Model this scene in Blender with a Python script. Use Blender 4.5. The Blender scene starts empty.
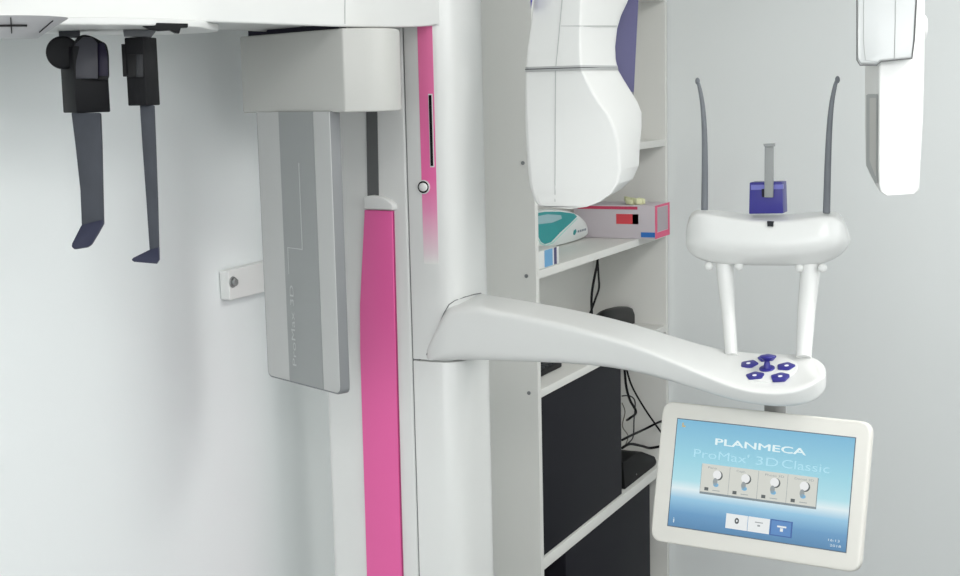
import bpy, bmesh, math, random
from mathutils import Vector, Matrix
random.seed(7)
C = bpy.context.scene
COL = C.collection
V = Vector

# ------------------------------------------------------------------ camera
F_PX = 1400.0
CAM = V((0, 0, 1.5))
YAW, PIT, ROLL = math.radians(25.4), math.radians(8.0), .023
Fh = V((-math.sin(YAW), math.cos(YAW), 0))
R0 = V((math.cos(YAW), math.sin(YAW), 0))
FW = (Fh * math.cos(PIT) + V((0, 0, -math.sin(PIT)))).normalized()
U0 = R0.cross(FW).normalized()
RT = R0 * math.cos(ROLL) - U0 * math.sin(ROLL)
UP = U0 * math.cos(ROLL) + R0 * math.sin(ROLL)
cd = bpy.data.cameras.new('camera'); cam = bpy.data.objects.new('camera', cd); COL.objects.link(cam)
cd.sensor_width = 36; cd.lens = F_PX / 960 * 36; cd.clip_start = .02
cam.matrix_world = Matrix(((RT.x, UP.x, -FW.x, CAM.x), (RT.y, UP.y, -FW.y, CAM.y), (RT.z, UP.z, -FW.z, CAM.z), (0, 0, 0, 1)))
C.camera = cam

# ------------------------------------------------------------------ world, exposure, large lights
w = bpy.data.worlds.new('world'); C.world = w; w.use_nodes = True
w.node_tree.nodes['Background'].inputs[0].default_value = (.9, .95, 1, 1)
w.node_tree.nodes['Background'].inputs[1].default_value = .3
C.view_settings.view_transform = 'Standard'; C.view_settings.look = 'None'
C.view_settings.gamma = 1; C.view_settings.use_curve_mapping = False
C.view_settings.exposure = 0.0
H_CEIL = 2.45
def area(name, loc, sx, sy, power, col, rot=(0, 0, 0)):
    l = bpy.data.lights.new(name, 'AREA'); l.shape = 'RECTANGLE'; l.size = sx; l.size_y = sy
    l.energy = power; l.color = col
    o = bpy.data.objects.new(name, l); COL.objects.link(o); o.location = loc; o.rotation_euler = rot
    return o
LAMPS = ((.45, 2.3, 20), (.4, -.9, 29))
for x_, y_, p_w in LAMPS: area('ceiling_lamp_light', (x_, y_, H_CEIL - .03), .56, 1.16, p_w, (1, .995, .985))
area('added_fill_light', (-.2, -1.94, 1.72), 1.9, 1.4, 24, (.98, .993, 1), (math.radians(90), 0, 0))  # added soft fill from behind the camera, no known source there
area('added_fill_light', (1.04, 1.1, 1.8), .7, 1.9, 12, (.985, .993, 1), (0, math.radians(90), 0))  # added side fill, brightens the left wall most near its top

# ------------------------------------------------------------------ pixel rays into the room
def ray(px, py):
    return FW + RT * ((px - 480) / F_PX) + UP * ((288 - py) / F_PX)
def P(px, py, d): return CAM + ray(px, py) * d
def onX(px, py, X): r = ray(px, py); return CAM + r * (X / r.x)
def onY(px, py, Y): r = ray(px, py); return CAM + r * (Y / r.y)
def onZ(px, py, Z): r = ray(px, py); return CAM + r * ((Z - CAM.z) / r.z)
def onPl(px, py, c, n): r = ray(px, py); return CAM + r * ((c - CAM).dot(n) / r.dot(n))

def away(px):
    r = ray(px, 95); return V((r.x, r.y, 0)).normalized()      # horizontal direction leading away along a line of sight

# ------------------------------------------------------------------ materials
def lin(c):
    c = c / 255
    return c / 12.92 if c <= .04045 else ((c + .055) / 1.055) ** 2.4
MATS = {}
def mat(name, rgb, rough=.5, metal=0, var=.04, scale=6, bump=0, bscale=200, coat=0, stretch=None):
    if name in MATS: return MATS[name]
    m = bpy.data.materials.new(name); m.use_nodes = True; nt = m.node_tree; b = nt.nodes['Principled BSDF']
    base = [lin(c) for c in rgb]
    tc = nt.nodes.new('ShaderNodeTexCoord'); nz = nt.nodes.new('ShaderNodeTexNoise'); nz.inputs['Scale'].default_value = scale
    nz.inputs['Detail'].default_value = 4
    mp = nt.nodes.new('ShaderNodeMapping'); nt.links.new(tc.outputs['Object'], mp.inputs[0]); nt.links.new(mp.outputs[0], nz.inputs['Vector'])
    if stretch: mp.inputs['Scale'].default_value = stretch
    mx = nt.nodes.new('ShaderNodeMix'); mx.data_type = 'RGBA'
    mx.inputs[6].default_value = (*[c * (1 - var) for c in base], 1)
    mx.inputs[7].default_value = (*[min(1, c * (1 + var)) for c in base], 1)
    nt.links.new(nz.outputs['Fac'], mx.inputs[0]); nt.links.new(mx.outputs[2], b.inputs['Base Color'])
    b.inputs['Roughness'].default_value = rough; b.inputs['Metallic'].default_value = metal
    if max(rgb) < 90: b.inputs['Specular IOR Level'].default_value = .22
    if coat: b.inputs['Coat Weight'].default_value = coat; b.inputs['Coat Roughness'].default_value = .15
    if bump:
        n2 = nt.nodes.new('ShaderNodeTexNoise'); n2.inputs['Scale'].default_value = bscale
        bp = nt.nodes.new('ShaderNodeBump'); bp.inputs['Strength'].default_value = bump; bp.inputs['Distance'].default_value = .001
        nt.links.new(tc.outputs['Object'], n2.inputs['Vector']); nt.links.new(n2.outputs['Fac'], bp.inputs['Height']); nt.links.new(bp.outputs[0], b.inputs['Normal'])
    MATS[name] = m; return m
def glow(name, rgb, s=1):
    m = bpy.data.materials.new(name); m.use_nodes = True; nt = m.node_tree; b = nt.nodes['Principled BSDF']
    b.inputs['Base Color'].default_value = (.01, .01, .01, 1); b.inputs['Roughness'].default_value = .3
    b.inputs['Emission Color'].default_value = (*[lin(c) for c in rgb], 1); b.inputs['Emission Strength'].default_value = s
    return m
def ramp(name, axis, lo, hi, stops, emit=False, rough=.35, obj=True):
    m = bpy.data.materials.new(name); m.use_nodes = True; nt = m.node_tree; b = nt.nodes['Principled BSDF']
    tc = nt.nodes.new('ShaderNodeTexCoord'); sp = nt.nodes.new('ShaderNodeSeparateXYZ'); mr = nt.nodes.new('ShaderNodeMapRange')
    mr.inputs[1].default_value = lo; mr.inputs[2].default_value = hi
    cr = nt.nodes.new('ShaderNodeValToRGB')
    while len(cr.color_ramp.elements) < len(stops): cr.color_ramp.elements.new(.5)
    for e, (p, c) in zip(cr.color_ramp.elements, stops): e.position = p; e.color = (*[lin(k) for k in c], 1)
    nt.links.new(tc.outputs['Object'], sp.inputs[0]); nt.links.new(sp.outputs[axis], mr.inputs[0]); nt.links.new(mr.outputs[0], cr.inputs[0])
    if emit:
        b.inputs['Base Color'].default_value = (.01, .01, .01, 1)
        nt.links.new(cr.outputs[0], b.inputs['Emission Color']); b.inputs['Emission Strength'].default_value = emit
    else: nt.links.new(cr.outputs[0], b.inputs['Base Color'])
    b.inputs['Roughness'].default_value = rough
    return m
WALL = mat('wall_paint', (236, 240, 240), .75, var=.012, scale=1.3, bump=.12, bscale=260)
FLOOR = mat('floor_vinyl', (96, 98, 100), .45, var=.05, scale=3)
CEIL = mat('ceiling_paint', (238, 238, 236), .85, var=.01)
WHITE = mat('glossy_white_enamel', (230, 231, 229), .28, var=.008, scale=3, coat=.25)
WHITE2 = mat('satin_white_plastic', (228, 229, 227), .42, var=.008, scale=3)
OFFW = mat('warm_white_bezel', (228, 226, 219), .4, var=.008)
SHELFM = mat('white_laminate', (222, 222, 218), .5, var=.015, scale=5)
GREYB = mat('light_grey_plastic', (196, 196, 192), .45, var=.01)
SEAM = mat('seam_grey', (120, 122, 122), .6)
SEAML = mat('soft_seam_grey', (178, 181, 180), .6)
BLACK = mat('black_plastic', (12, 12, 16), .5, var=.1)
CHAR = mat('charcoal_plastic', (46, 48, 52), .5, var=.15, scale=60)
POST = mat('carbon_grey_post', (68, 71, 78), .6, var=.18, scale=45, stretch=(1, 1, .6))
PINK = mat('magenta_panel', (236, 102, 168), .4, var=.01)
NAVY = mat('navy_plastic', (48, 44, 134), .35, var=.04)
DNAVY = mat('dark_navy', (30, 26, 46), .4)
STEEL = mat('brushed_steel', (170, 172, 172), .3, .9, var=.06, scale=30, stretch=(8, 1, 1))
GREYM = mat('mid_grey_plastic', (128, 130, 132), .45)

# ------------------------------------------------------------------ mesh pieces: (verts, faces)
def rnd(pts, f, n=4):
    """round the corners of a closed 3-D polygon; f = fraction (<=.5) or list of fractions per corner"""
    out = []; N = len(pts)
    for i, p in enumerate(pts):
        fr = f[i] if isinstance(f, (list, tuple)) else f
        a = p.lerp(pts[i - 1], fr); b = p.lerp(pts[(i + 1) % N], fr)
        if fr <= 0: out.append(p.copy()); continue
        for k in range(n + 1):
            t = k / n; out.append(a * (1 - t) ** 2 + p * 2 * t * (1 - t) + b * t * t)
    return out
def rndr(pts, r, n=5):
    out = []; N = len(pts)
    for i, p in enumerate(pts):
        rr = r[i] if isinstance(r, (list, tuple)) else r
        da = pts[i - 1] - p; db = pts[(i + 1) % N] - p
        if rr <= 0: out.append(p.copy()); continue
        a = p + da.normalized() * min(rr, da.length * .49); b = p + db.normalized() * min(rr, db.length * .49)
        for k in range(n + 1):
            t = k / n; out.append(a * (1 - t) ** 2 + p * 2 * t * (1 - t) + b * t * t)
    return out
def loft(rings, cap=True, closed=True):
    n = len(rings[0]); vs = [p for r in rings for p in r]; fs = []
    for i in range(len(rings) - 1):
        for j in range(n if closed else n - 1):
            k = (j + 1) % n
            fs.append((i * n + j, i * n + k, (i + 1) * n + k, (i + 1) * n + j))
    if cap:
        fs.append(tuple(range(n))[::-1]); fs.append(tuple((len(rings) - 1) * n + j for j in range(n)))
    return vs, fs
def bev(piece, w, seg=3, ang=30):
    bm = bmesh.new(); vs = [bm.verts.new(p) for p in piece[0]]
    for f in piece[1]:
        try: bm.faces.new([vs[i] for i in f])
        except ValueError: pass
    bmesh.ops.remove_doubles(bm, verts=bm.verts, dist=1e-6)
    bmesh.ops.recalc_face_normals(bm, faces=bm.faces)
    es = [e for e in bm.edges if len(e.link_faces) == 2 and e.calc_face_angle() > math.radians(ang)]
    bmesh.ops.bevel(bm, geom=es, offset=w, segments=seg, affect='EDGES', profile=.5, clamp_overlap=True)
    bm.verts.index_update()
    out = ([v.co.copy() for v in bm.verts], [tuple(v.index for v in f.verts) for f in bm.faces]); bm.free()
    return out
def prism(pts, vec, b=0, seg=3):
    pc = loft([list(pts), [p + vec for p in pts]])
    return bev(pc, b, seg) if b else pc
def box(c, ax, ay, az, b=0, seg=3):
    """centre and three half vectors"""
    q = [c - ax - ay - az, c + ax - ay - az, c + ax + ay - az, c - ax + ay - az]
    return prism(q, az * 2, b, seg)
def cbox(x0, x1, y0, y1, z0, z1, b=0):
    return prism([V((x0, y0, z0)), V((x1, y0, z0)), V((x1, y1, z0)), V((x0, y1, z0))], V((0, 0, z1 - z0)), b)
def spline(pts, n=6):
    out = []; N = len(pts)
    for i in range(N - 1):
        p0, p1, p2, p3 = pts[max(i - 1, 0)], pts[i], pts[i + 1], pts[min(i + 2, N - 1)]
        for k in range(n):
            t = k / n
            out.append(.5 * ((2 * p1) + (p2 - p0) * t + (2 * p0 - 5 * p1 + 4 * p2 - p3) * t * t + (3 * p1 - p0 - 3 * p2 + p3) * t ** 3))
    out.append(pts[-1].copy()); return out
def tube(pts, r, n=12, flat=None, up=None):
    """r: float or list; flat = (a,b) multipliers along the two cross axes"""
    rings = []; prev = up
    for i, p in enumerate(pts):
        t = (pts[min(i + 1, len(pts) - 1)] - pts[max(i - 1, 0)]).normalized()
        if prev is None: prev = V((0, 0, 1)) if abs(t.z) < .9 else V((1, 0, 0))
        a = (prev - t * prev.dot(t)).normalized(); prev = a; b = t.cross(a)
        rr = r[min(i, len(r) - 1)] if isinstance(r, (list, tuple)) else r
        fa, fb = flat or (1, 1)
        rings.append([p + a * math.cos(2 * math.pi * k / n) * rr * fa + b * math.sin(2 * math.pi * k / n) * rr * fb for k in range(n)])
    return loft(rings)
def cyl(c, axis, r, h, n=32, b=0, r2=None):
    ax = axis.normalized(); t = V((0, 0, 1)) if abs(ax.z) < .9 else V((1, 0, 0))
    a = (t - ax * t.dot(ax)).normalized(); bb = ax.cross(a); r2 = r if r2 is None else r2
    R_ = [[c + ax * z + a * math.cos(2 * math.pi * k / n) * q + bb * math.sin(2 * math.pi * k / n) * q for k in range(n)] for z, q in ((0, r), (h, r2))]
    pc = loft(R_); return bev(pc, b, 3, 60) if b else pc
def ball(c, r, sx=V((1, 0, 0)), sy=V((0, 1, 0)), sz=V((0, 0, 1)), n=16):
    rings = [[c + sz * r * math.cos(math.pi * i / n) + (sx * math.cos(2 * math.pi * k / 24) + sy * math.sin(2 * math.pi * k / 24)) * r * max(math.sin(math.pi * i / n), 1e-3) for k in range(24)] for i in range(n + 1)]
    return loft(rings)

WL = {}
def link(o, c, parent):
    COL.objects.link(o); WL[o.name] = c
    if parent:
        o.parent = parent; o.matrix_parent_inverse = Matrix.Identity(4); o.location = c - WL[parent.name]
    else: o.location = c
def build(name, pieces, m, parent=None, sharp=35, label=None, subsurf=0):
    """pieces: list of (verts, faces) or ((verts, faces), material_index); m: material or list"""
    ms = m if isinstance(m, list) else [m]
    me = bpy.data.meshes.new(name); vs = []; fs = []; mi = []
    for pc in pieces:
        idx = 0
        if isinstance(pc[1], int): pc, idx = pc
        o0 = len(vs); vs += [V(p) for p in pc[0]]; fs += [tuple(i + o0 for i in f) for f in pc[1]]; mi += [idx] * len(pc[1])
    lo = V([min(p[k] for p in vs) for k in range(3)]); hi = V([max(p[k] for p in vs) for k in range(3)]); c = (lo + hi) / 2
    me.from_pydata([p - c for p in vs], [], fs)
    for k in ms: me.materials.append(k)
    for p, k in zip(me.polygons, mi): p.material_index = k; p.use_smooth = True
    bm = bmesh.new(); bm.from_mesh(me); bmesh.ops.recalc_face_normals(bm, faces=bm.faces); bm.to_mesh(me); bm.free()
    me.set_sharp_from_angle(angle=math.radians(sharp))
    o = bpy.data.objects.new(name, me); link(o, c, parent)
    if label: o['label'] = label
    if subsurf: s = o.modifiers.new('sub', 'SUBSURF'); s.levels = s.render_levels = subsurf
    return o
def tag(o, label, cat, group=None, kind=None):
    o['label'] = label; o['category'] = cat
    if group: o['group'] = group
    if kind: o['kind'] = kind
    return o
def thing(name, loc, label, cat, group=None):
    o = bpy.data.objects.new(name, None); o.empty_display_size = .05; link(o, V(loc), None)
    return tag(o, label, cat, group)
def struct(name, pieces, m, label=None):
    o = build(name, pieces, m); o['kind'] = 'structure'
    if label: o['label'] = label
    return o
def quadpatch(a, b, c, d): return [a, b, c, d], [(0, 1, 2, 3)]
def txt(s, origin, ex, ey, h, width, m, parent, name='lettering', bold=0, depth=.0002):
    """raised letters: origin = left end of baseline, ex along the line, ey up, h cap height, width total"""
    cu = bpy.data.curves.new(name, 'FONT'); cu.body = s; cu.size = 1; cu.offset = bold; cu.extrude = 0; cu.resolution_u = 3
    t = bpy.data.objects.new('tmp', cu); COL.objects.link(t)
    dg = bpy.context.evaluated_depsgraph_get(); dg.update()
    me0 = bpy.data.meshes.new_from_object(t.evaluated_get(dg)); bpy.data.objects.remove(t)
    xs = [v.co.x for v in me0.vertices]; ys = [v.co.y for v in me0.vertices]
    x0, x1 = min(xs), max(xs); cap = .729 if max(ys) > .5 else max(ys)
    ez = ex.cross(ey)
    vs = [origin + ex * ((v.co.x - x0) / (x1 - x0) * width) + ey * (v.co.y / cap * h) + ez * depth for v in me0.vertices]
    fs = [tuple(p.vertices) for p in me0.polygons]
    bpy.data.meshes.remove(me0)
    return (vs, fs)

# ------------------------------------------------------------------ the room
XS = -1.155                                    # plane of the bookcase front
XW = -1.375                                    # left wall
YL = onX(535.5, 250, XS).y; YR = onX(668, 250, XS).y
YB = YR + .004                                 # wall behind the machine
X1, Y0 = 1.1, -2.0
struct('wall_left', [cbox(XW - .1, XW, Y0 - .1, YB + .1, 0, H_CEIL)], WALL)
struct('wall_back', [cbox(XW, X1, YB, YB + .1, 0, H_CEIL)], WALL)
struct('wall_right', [cbox(X1, X1 + .1, Y0 - .1, .1, 0, H_CEIL), cbox(X1, X1 + .1, 2.1, YB + .1, 0, H_CEIL), cbox(X1, X1 + .1, .1, 2.1, 0, 1.4), cbox(X1, X1 + .1, .1, 2.1, 2.2, H_CEIL)], WALL)
struct('added_window_2', [cbox(X1 + .03, X1 + .08, .1, 2.1, z, z + .05, .003) for z in (1.4, 2.15)] + [cbox(X1 + .03, X1 + .08, y, y + .05, 1.4, 2.2, .003) for y in (.1, 1.075, 2.05)], WHITE2)  # made-up opening in the right wall, holds the added side fill
WX0, WX1, WZ0, WZ1 = -1.2, .8, 1.0, 2.43
struct('wall_front', [cbox(XW, WX0, Y0 - .1, Y0, 0, H_CEIL), cbox(WX1, X1, Y0 - .1, Y0, 0, H_CEIL), cbox(WX0, WX1, Y0 - .1, Y0, 0, WZ0), cbox(WX0, WX1, Y0 - .1, Y0, WZ1, H_CEIL)], WALL)
wf = [cbox(WX0, WX1, Y0 - .08, Y0 - .03, z, z + .05, .003) for z in (WZ0, WZ1 - .05)] + [cbox(x, x + .05, Y0 - .08, Y0 - .03, WZ0, WZ1, .003) for x in (WX0, -.225, WX1 - .05)]
struct('added_window_1', wf, WHITE2)  # made-up frame around the added fill behind the camera
struct('floor', [cbox(XW - .1, X1 + .1, Y0 - .1, YB + .1, -.1, 0)], FLOOR)
struct('ceiling', [cbox(XW - .1, X1 + .1, Y0 - .1, YB + .1, H_CEIL, H_CEIL + .1)], CEIL)

# ------------------------------------------------------------------ bookcase
zc = lambda px, py: onX(px, py, XS).z
case = thing('bookcase', ((XS + XW) / 2, (YL + YR) / 2, 0), 'tall open white laminate bookcase in the corner behind the white machine', 'bookcase')
T = .018
ztop = 2.05
for k, y in enumerate((YL, YR - T)):
    dots = []
    if k == 0:
        for q in ((523, 163), (526.5, 276), (529, 393)):
            c = onY(q[0], q[1], YL); dots.append((cyl(c + V((0, .001, 0)), V((0, -1, 0)), .0042, .0025, 14), 1))
    build('side_panel', [cbox(XW + .004, XS, y, y + T, 0, ztop, .0008)] + dots, [SHELFM, GREYM], case)
build('back_panel', [cbox(XW + .004, XW + .01, YL + T, YR - T, .06, ztop)], SHELFM, case)
shelf_z = [zc(655, 140.5), zc(540, 270.5), zc(539, 391), zc(544, 559)]
SH = []
for i, z in enumerate(shelf_z + [shelf_z[3] - .36, ztop, shelf_z[0] + .38]):
    t = .018 if i != 3 else .026
    build('shelf', [cbox(XW + .01, XS - .001, YL + T, YR - T, z - t, z, .0008)], SHELFM, case)
S1, S2, S3 = shelf_z[1], shelf_z[2], shelf_z[3]
build('plinth', [cbox(XS - .03, XS - .012, YL + T, YR - T, 0, .06)], SHELFM, case)

# ------------------------------------------------------------------ the x-ray unit
unit = thing('dental_x_ray_unit', (-1.15, 2.12, 0), 'white panoramic dental x-ray machine with magenta stripes, standing against the left wall', 'x-ray machine')
CY0, CX0 = 2.02, onY(326, 400, 2.02).x
CXs = onY(403.5, 60, CY0).x                     # seam between rear column and front cover
CXf = CXs + .085                               # front of cover
CY1 = onX(496, 330, CXf).y
ZT = 2.3
# foot and rear column
build('base_plate', [cbox(XW + .02, CXf + .3, CY0 - .12, CY1 + .12, 0, .03, .006)], WHITE2, unit)
def colring(x0, x1, y0, y1, rl, rr):
    return rndr([V((x0, y0, 0)), V((x1, y0, 0)), V((x1, y1, 0)), V((x0, y1, 0))], [rl, rr, rr, rl], 8)
def upz(r, z): return [V((p.x, p.y, z)) for p in r]
rr = colring(CX0, CXs - .0015, CY0, CY1 - .005, .012, .004)
build('column', [loft([upz(rr, .03), upz(rr, ZT)])], WHITE2, unit)
seamr = colring(CXs - .01, CXs + .01, CY0 + .003, CY1 - .008, .001, .001)
build('column_seam', [loft([upz(seamr, .03), upz(seamr, ZT)])], SEAM, unit)
fr = colring(CXs + .0005, CXf, CY0, CY1, .003, .05)
zspl = onY(422, 358.5, CY0 + .01).z
build('lower_cover', [bev(loft([upz(fr, .03), upz(fr, zspl - .0025)]), .002, 2, 60)], WHITE, unit)
car = build('lift_carriage', [bev(loft([upz(fr, zspl), upz(fr, ZT)]), .002, 2, 60)], WHITE, unit)
# magenta stripe on the rounded front corner of the carriage
def contour_between(pa, pb, z, off):
    """points of the outline whose picture column lies between pa and pb (walks the near side)"""
    dense = []
    for i in range(len(fr)):
        a, b = fr[i], fr[(i + 1) % len(fr)]
        for k in range(12): dense.append(a.lerp(b, k / 12))
    out = []
    n = len(dense)
    cx, cy = (CXs + CXf) / 2, (CY0 + CY1) / 2
    for i, p in enumerate(dense):
        q = V((p.x, p.y, z)) - CAM; x = q.dot(RT) / q.dot(FW) * F_PX + 480
        t = dense[(i + 1) % n] - dense[i - 1]; nn = V((t.y, -t.x, 0)).normalized()
        if pa <= x <= pb and nn.dot(q) < 0: out.append((x, V((p.x, p.y, z)) + nn * off, nn))
    out.sort(key=lambda e: e[0]); return out
zm = 1.55
st = contour_between(418, 433.5, zm, .0006)
zA, zB = 1.66, onPl(428, 264, st[len(st) // 2][1], st[len(st) // 2][2]).z
def strip_on(st, z0, z1, thick=.0008):
    a = [V((p.x, p.y, z0)) for _, p, _ in st]; b = [V((p.x, p.y, z0)) - n * (thick + .001) for _, p, n in st]
    ring = a + b[::-1]
    return loft([ring, [V((p.x, p.y, z1)) for p in ring]])
zmid = (zA + zB) / 2
stripe_m = ramp('stripe_fade', 2, zB - zmid, zA - zmid,
    [(0, (234, 234, 231)), (.04, (232, 214, 220)), (.20, (236, 150, 190)), (.32, (240, 112, 172)), (1, (244, 130, 178))])
stripe = build('magenta_stripe', [strip_on(st, zB, zA)], stripe_m, car, label='pink vertical stripe fading to white at its lower end')
ms = contour_between(428.2, 431.6, 1.52, .0016)
mn = ms[len(ms) // 2][2]; mc = ms[len(ms) // 2][1]
za, zb = onPl(432, 95, mc, mn).z, onPl(432, 166, mc, mn).z
build('card_slot', [strip_on(ms, zb, za, .001)], BLACK, car)
ws = contour_between(427.4, 432.4, 1.52, .0012)
build('slot_rim', [strip_on(ws, zb - .002, za + .002, .001)], WHITE2, car)
tn = mn.cross(V((0, 0, 1))).normalized()
bs = contour_between(420, 430, 1.45, .0012); bc = bs[len(bs) // 2]
kc = onPl(423.8, 187, bc[1], bc[2])
build('round_knob', [(cyl(kc, bc[2], .0115, .002, 24), 0), (cyl(kc + bc[2] * .0005, bc[2], .0098, .0022, 24), 1),
      (ball(kc + bc[2] * .001, .0092, V((0, 0, .82)), bc[2] * .5, V((0, 0, 1)).cross(bc[2]) * .95), 0)], [WHITE, BLACK], car)
# recess, cap and magenta panel on the near face of the rear column
def face(pts, Y): return [onY(x, y, Y) for x, y in pts]
yv = V((0, 1, 0))
build('lift_slot', [prism(face([(366, 95), (376.5, 95), (378.5, 200), (367.5, 200)], CY0 - .002), yv * .006)], mat('slot_grey', (96, 98, 98), .5), unit)
capp = [(363.5, 196.5), (371, 195.5), (379, 196.5), (387, 200), (392.5, 204.5), (393, 210), (364, 209)]
build('panel_cap', [prism(face(capp, CY0 - .014), yv * .03, .002)], WHITE, unit)
pk = [(364.5, 210), (392, 211), (394, 300), (396.5, 400), (399, 500), (402, 600), (410, 900), (378, 900), (367.5, 600), (364.5, 500), (362, 420), (360, 350), (359.8, 305), (362, 260)]
build('magenta_panel', [prism(face(pk, CY0 - .006), yv * .012, .0008)], PINK, unit)
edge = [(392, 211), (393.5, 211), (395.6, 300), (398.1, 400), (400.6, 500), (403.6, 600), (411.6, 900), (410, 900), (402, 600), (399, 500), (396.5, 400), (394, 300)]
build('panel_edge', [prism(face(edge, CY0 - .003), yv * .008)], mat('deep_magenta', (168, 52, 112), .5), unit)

# wall bracket
bp = [onX(218.5, 270.5, XW), onX(300, 251, XW), onX(300, 281, XW), onX(220.5, 300, XW)]
br = build('wall_bracket', [prism([p + V((.001, 0, 0)) for p in rndr(bp, .004)], V((.018, 0, 0)), .0015),
     cbox(XW + .001, CX0 + .02, onX(290, 280, XW).y, CY1 - .02, bp[2].z, bp[1].z, .002)], WHITE2, unit)
bc_ = onX(232.5, 282, XW + .019)
build('bolt', [cyl(bc_, V((1, 0, 0)), .0095, .002, 24, .0005), cyl(bc_ + V((.002, 0, 0)), V((1, 0, 0)), .0065, .006, 6, .0006)], STEEL, br)

# upper beam carrying the head holder
ZB = 1.595
lf = P(-60, 17, 1.53)
c440 = contour_between(434, 444, 1.6, .0)
def cdep(x):
    q = min(c440, key=lambda e: abs(e[0] - x))[1] - CAM
    return q.dot(FW)
d440 = cdep(440)
beam = spline([lf, P(0, 18, 1.58), P(120, 20, 1.69), P(240, 23.2, 1.82), P(343, 26.8, 1.98), P(395, 27.3, d440 - .1), P(425, 26.3, d440 - .03), P(439, 24, d440 - .002)], 5)[:] + [V((CXf - .012, CY0 + .05, 1.605)), V((CXf - .03, CY1 - .03, 1.605)), V((CX0 + .02, CY1 - .03, 1.605)),
        V((CX0 + .02, CY0 + .02, 1.6)), P(240, 27.5, 2.2), onZ(120, 25, ZB), onZ(0, 23, ZB), V((XW + .03, lf.y + .1, ZB))]
upperbeam = build('upper_beam', [(prism(beam, V((0, 0, .2)), .003), 0), (tube([P(345, 24, 1.981), P(345, -60, 1.981)], .0006, 6), 1)], [WHITE, SEAML], unit)
# head holder tray under the beam
ZP = 1.5865
tr = [onZ(-60, 24, ZP), onZ(0, 24.5, ZP), onZ(100, 25, ZP), onZ(160, 25.6, ZP), onZ(200, 27.5, ZP), onZ(221, 31.5, ZP), onZ(206, 33.2, ZP), onZ(160, 35, ZP), onZ(100, 35.5, ZP), onZ(20, 33, ZP)]
tr = tr + [onZ(-40, 31, ZP)]
tray = build('head_holder_tray', [prism(rndr(tr, .02), V((0, 0, .009)), .002)], WHITE2, unit)
dc = onZ(12, 38, 1.5655)
dial_pieces = [(cyl(dc, V((0, 0, 1)), .026, .02, 48, .001, .058), 0)]
r1 = (R0 * 1).normalized(); 
def on_dome(a, t):      # a: angle, t: 0 bottom rim .. 1 top rim
    r_ = .026 + .032 * t + .0005; return dc + V((math.sin(a) * r_ , -math.cos(a) * r_, .02 * t - .0005))
aim = math.atan2(-dc.x, dc.y)
for a0 in (-1.0, .9, 2.2, 3.1, 4.0):
    dial_pieces.append((tube([on_dome(aim + a0, .25), on_dome(aim + a0, .8)], .0006, 6), 1))
dial_pieces.append((tube([on_dome(aim + k * .05, .55) for k in range(-7, 8)], .0012, 6), 1))
dial_pieces.append((tube([on_dome(aim, .2), on_dome(aim, .9)], .0006, 6), 1))
build('angle_dial', dial_pieces, [mat('dial_grey', (190, 190, 192), .45), BLACK], tray)
# black lever and mounts
def foot(pxd, py0, py1, ref, b=.001, seg=2, rad=0):
    """upright prism: footprint from (picture column, depth) at mid height; py0/py1 read at the reference corner"""
    px, d = ref; z0 = P(px, py1, d).z; z1 = P(px, py0, d).z; pm = (py0 + py1) / 2
    pts = []
    for x, dd in pxd:
        q = P(x, pm, dd); pts.append(V((q.x, q.y, z0)))
    if rad: pts = rndr(pts, rad)
    return prism(pts, V((0, 0, z1 - z0)), b, seg)
D1, D2 = 1.74, 1.76
mt = P(70, 21, D1)
def trap(p4, d, th): return prism([P(x, y, d) for x, y in p4], away(p4[0][0]) * th, .0006, 2)
clampL = build('ear_post_holder', [
    (foot([(61, D1 + .045), (74.5, D1), (108.5, D1 + .02), (106, D1 + .06)], 46, 113, (74.5, D1), .0016), 0),
    (prism(rndr([P(x, y, D1 + .004) for x, y in ((75, 62), (74, 40), (82, 34), (92, 36), (101, 41), (107, 44), (109, 55), (109.4, 80), (75, 80))], .006), away(90) * .04, .001), 0),
    (cyl(P(63, 52.5, D1 + .006), away(40), .0205, .02, 40, .003), 0),
    (trap([(97.5, 44), (104, 42), (107.5, 55), (108, 76), (98.5, 76)], D1 + .002, .01), 2),
    (trap([(75.5, 44), (83, 37), (92, 37.5), (97.5, 43), (98, 78.5), (76, 78.5)], D1 - .0015, .01), 1)],
    [BLACK, mat('smoky_window', (62, 62, 68), .35), DNAVY], unit, label='black clamp with a round disc on its left side')
build('holder_neck', [trap([(58.5, 27.5), (80, 27.5), (80, 37), (59, 37)], D1 + .008, .03)], CHAR, clampL)
build('holder_mount', [trap([(52, 21), (90.5, 21), (86.5, 24.6), (56, 24.6)], D1 - .07, .03)], mat('violet_grey', (92, 90, 100), .5), clampL)
D2 = 1.75
clampR = build('ear_post_holder', [
    (foot([(126, D2 + .0), (144.5, D2 - .008), (158.5, D2 + .02), (142, D2 + .045)], 37.5, 105.5, (144.5, D2), .0014), 0),
    (trap([(121.3, 44), (125.5, 44), (127, 76.5), (123, 76.5)], D2 + .002, .02), 0),
    (trap([(136, 54.5), (143, 54.5), (143.5, 77), (136, 77)], D2 - .013, .012), 1),
    (trap([(127.5, 54.5), (136, 54.5), (136.5, 77), (128, 77)], D2 - .011, .012), 2)],
    [BLACK, mat('window_grey', (44, 45, 48), .4), mat('deep_black', (14, 14, 16), .5)], unit, label='slim black clamp with a small square window')
build('holder_neck', [trap([(123, 29), (150, 30), (156, 31), (151, 37.5), (124, 36)], D2 + .006, .03)], mat('neck_grey', (104, 106, 110), .45), clampR)
build('lock_lever', [trap([(119, 22), (188, 23.5), (188, 27.2), (181, 27.5), (179.5, 33), (175, 32.5), (170, 30), (158, 30.5), (150, 29), (142, 25.6), (119.5, 25)], D2 - .075, .022)], BLACK, tray)
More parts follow.
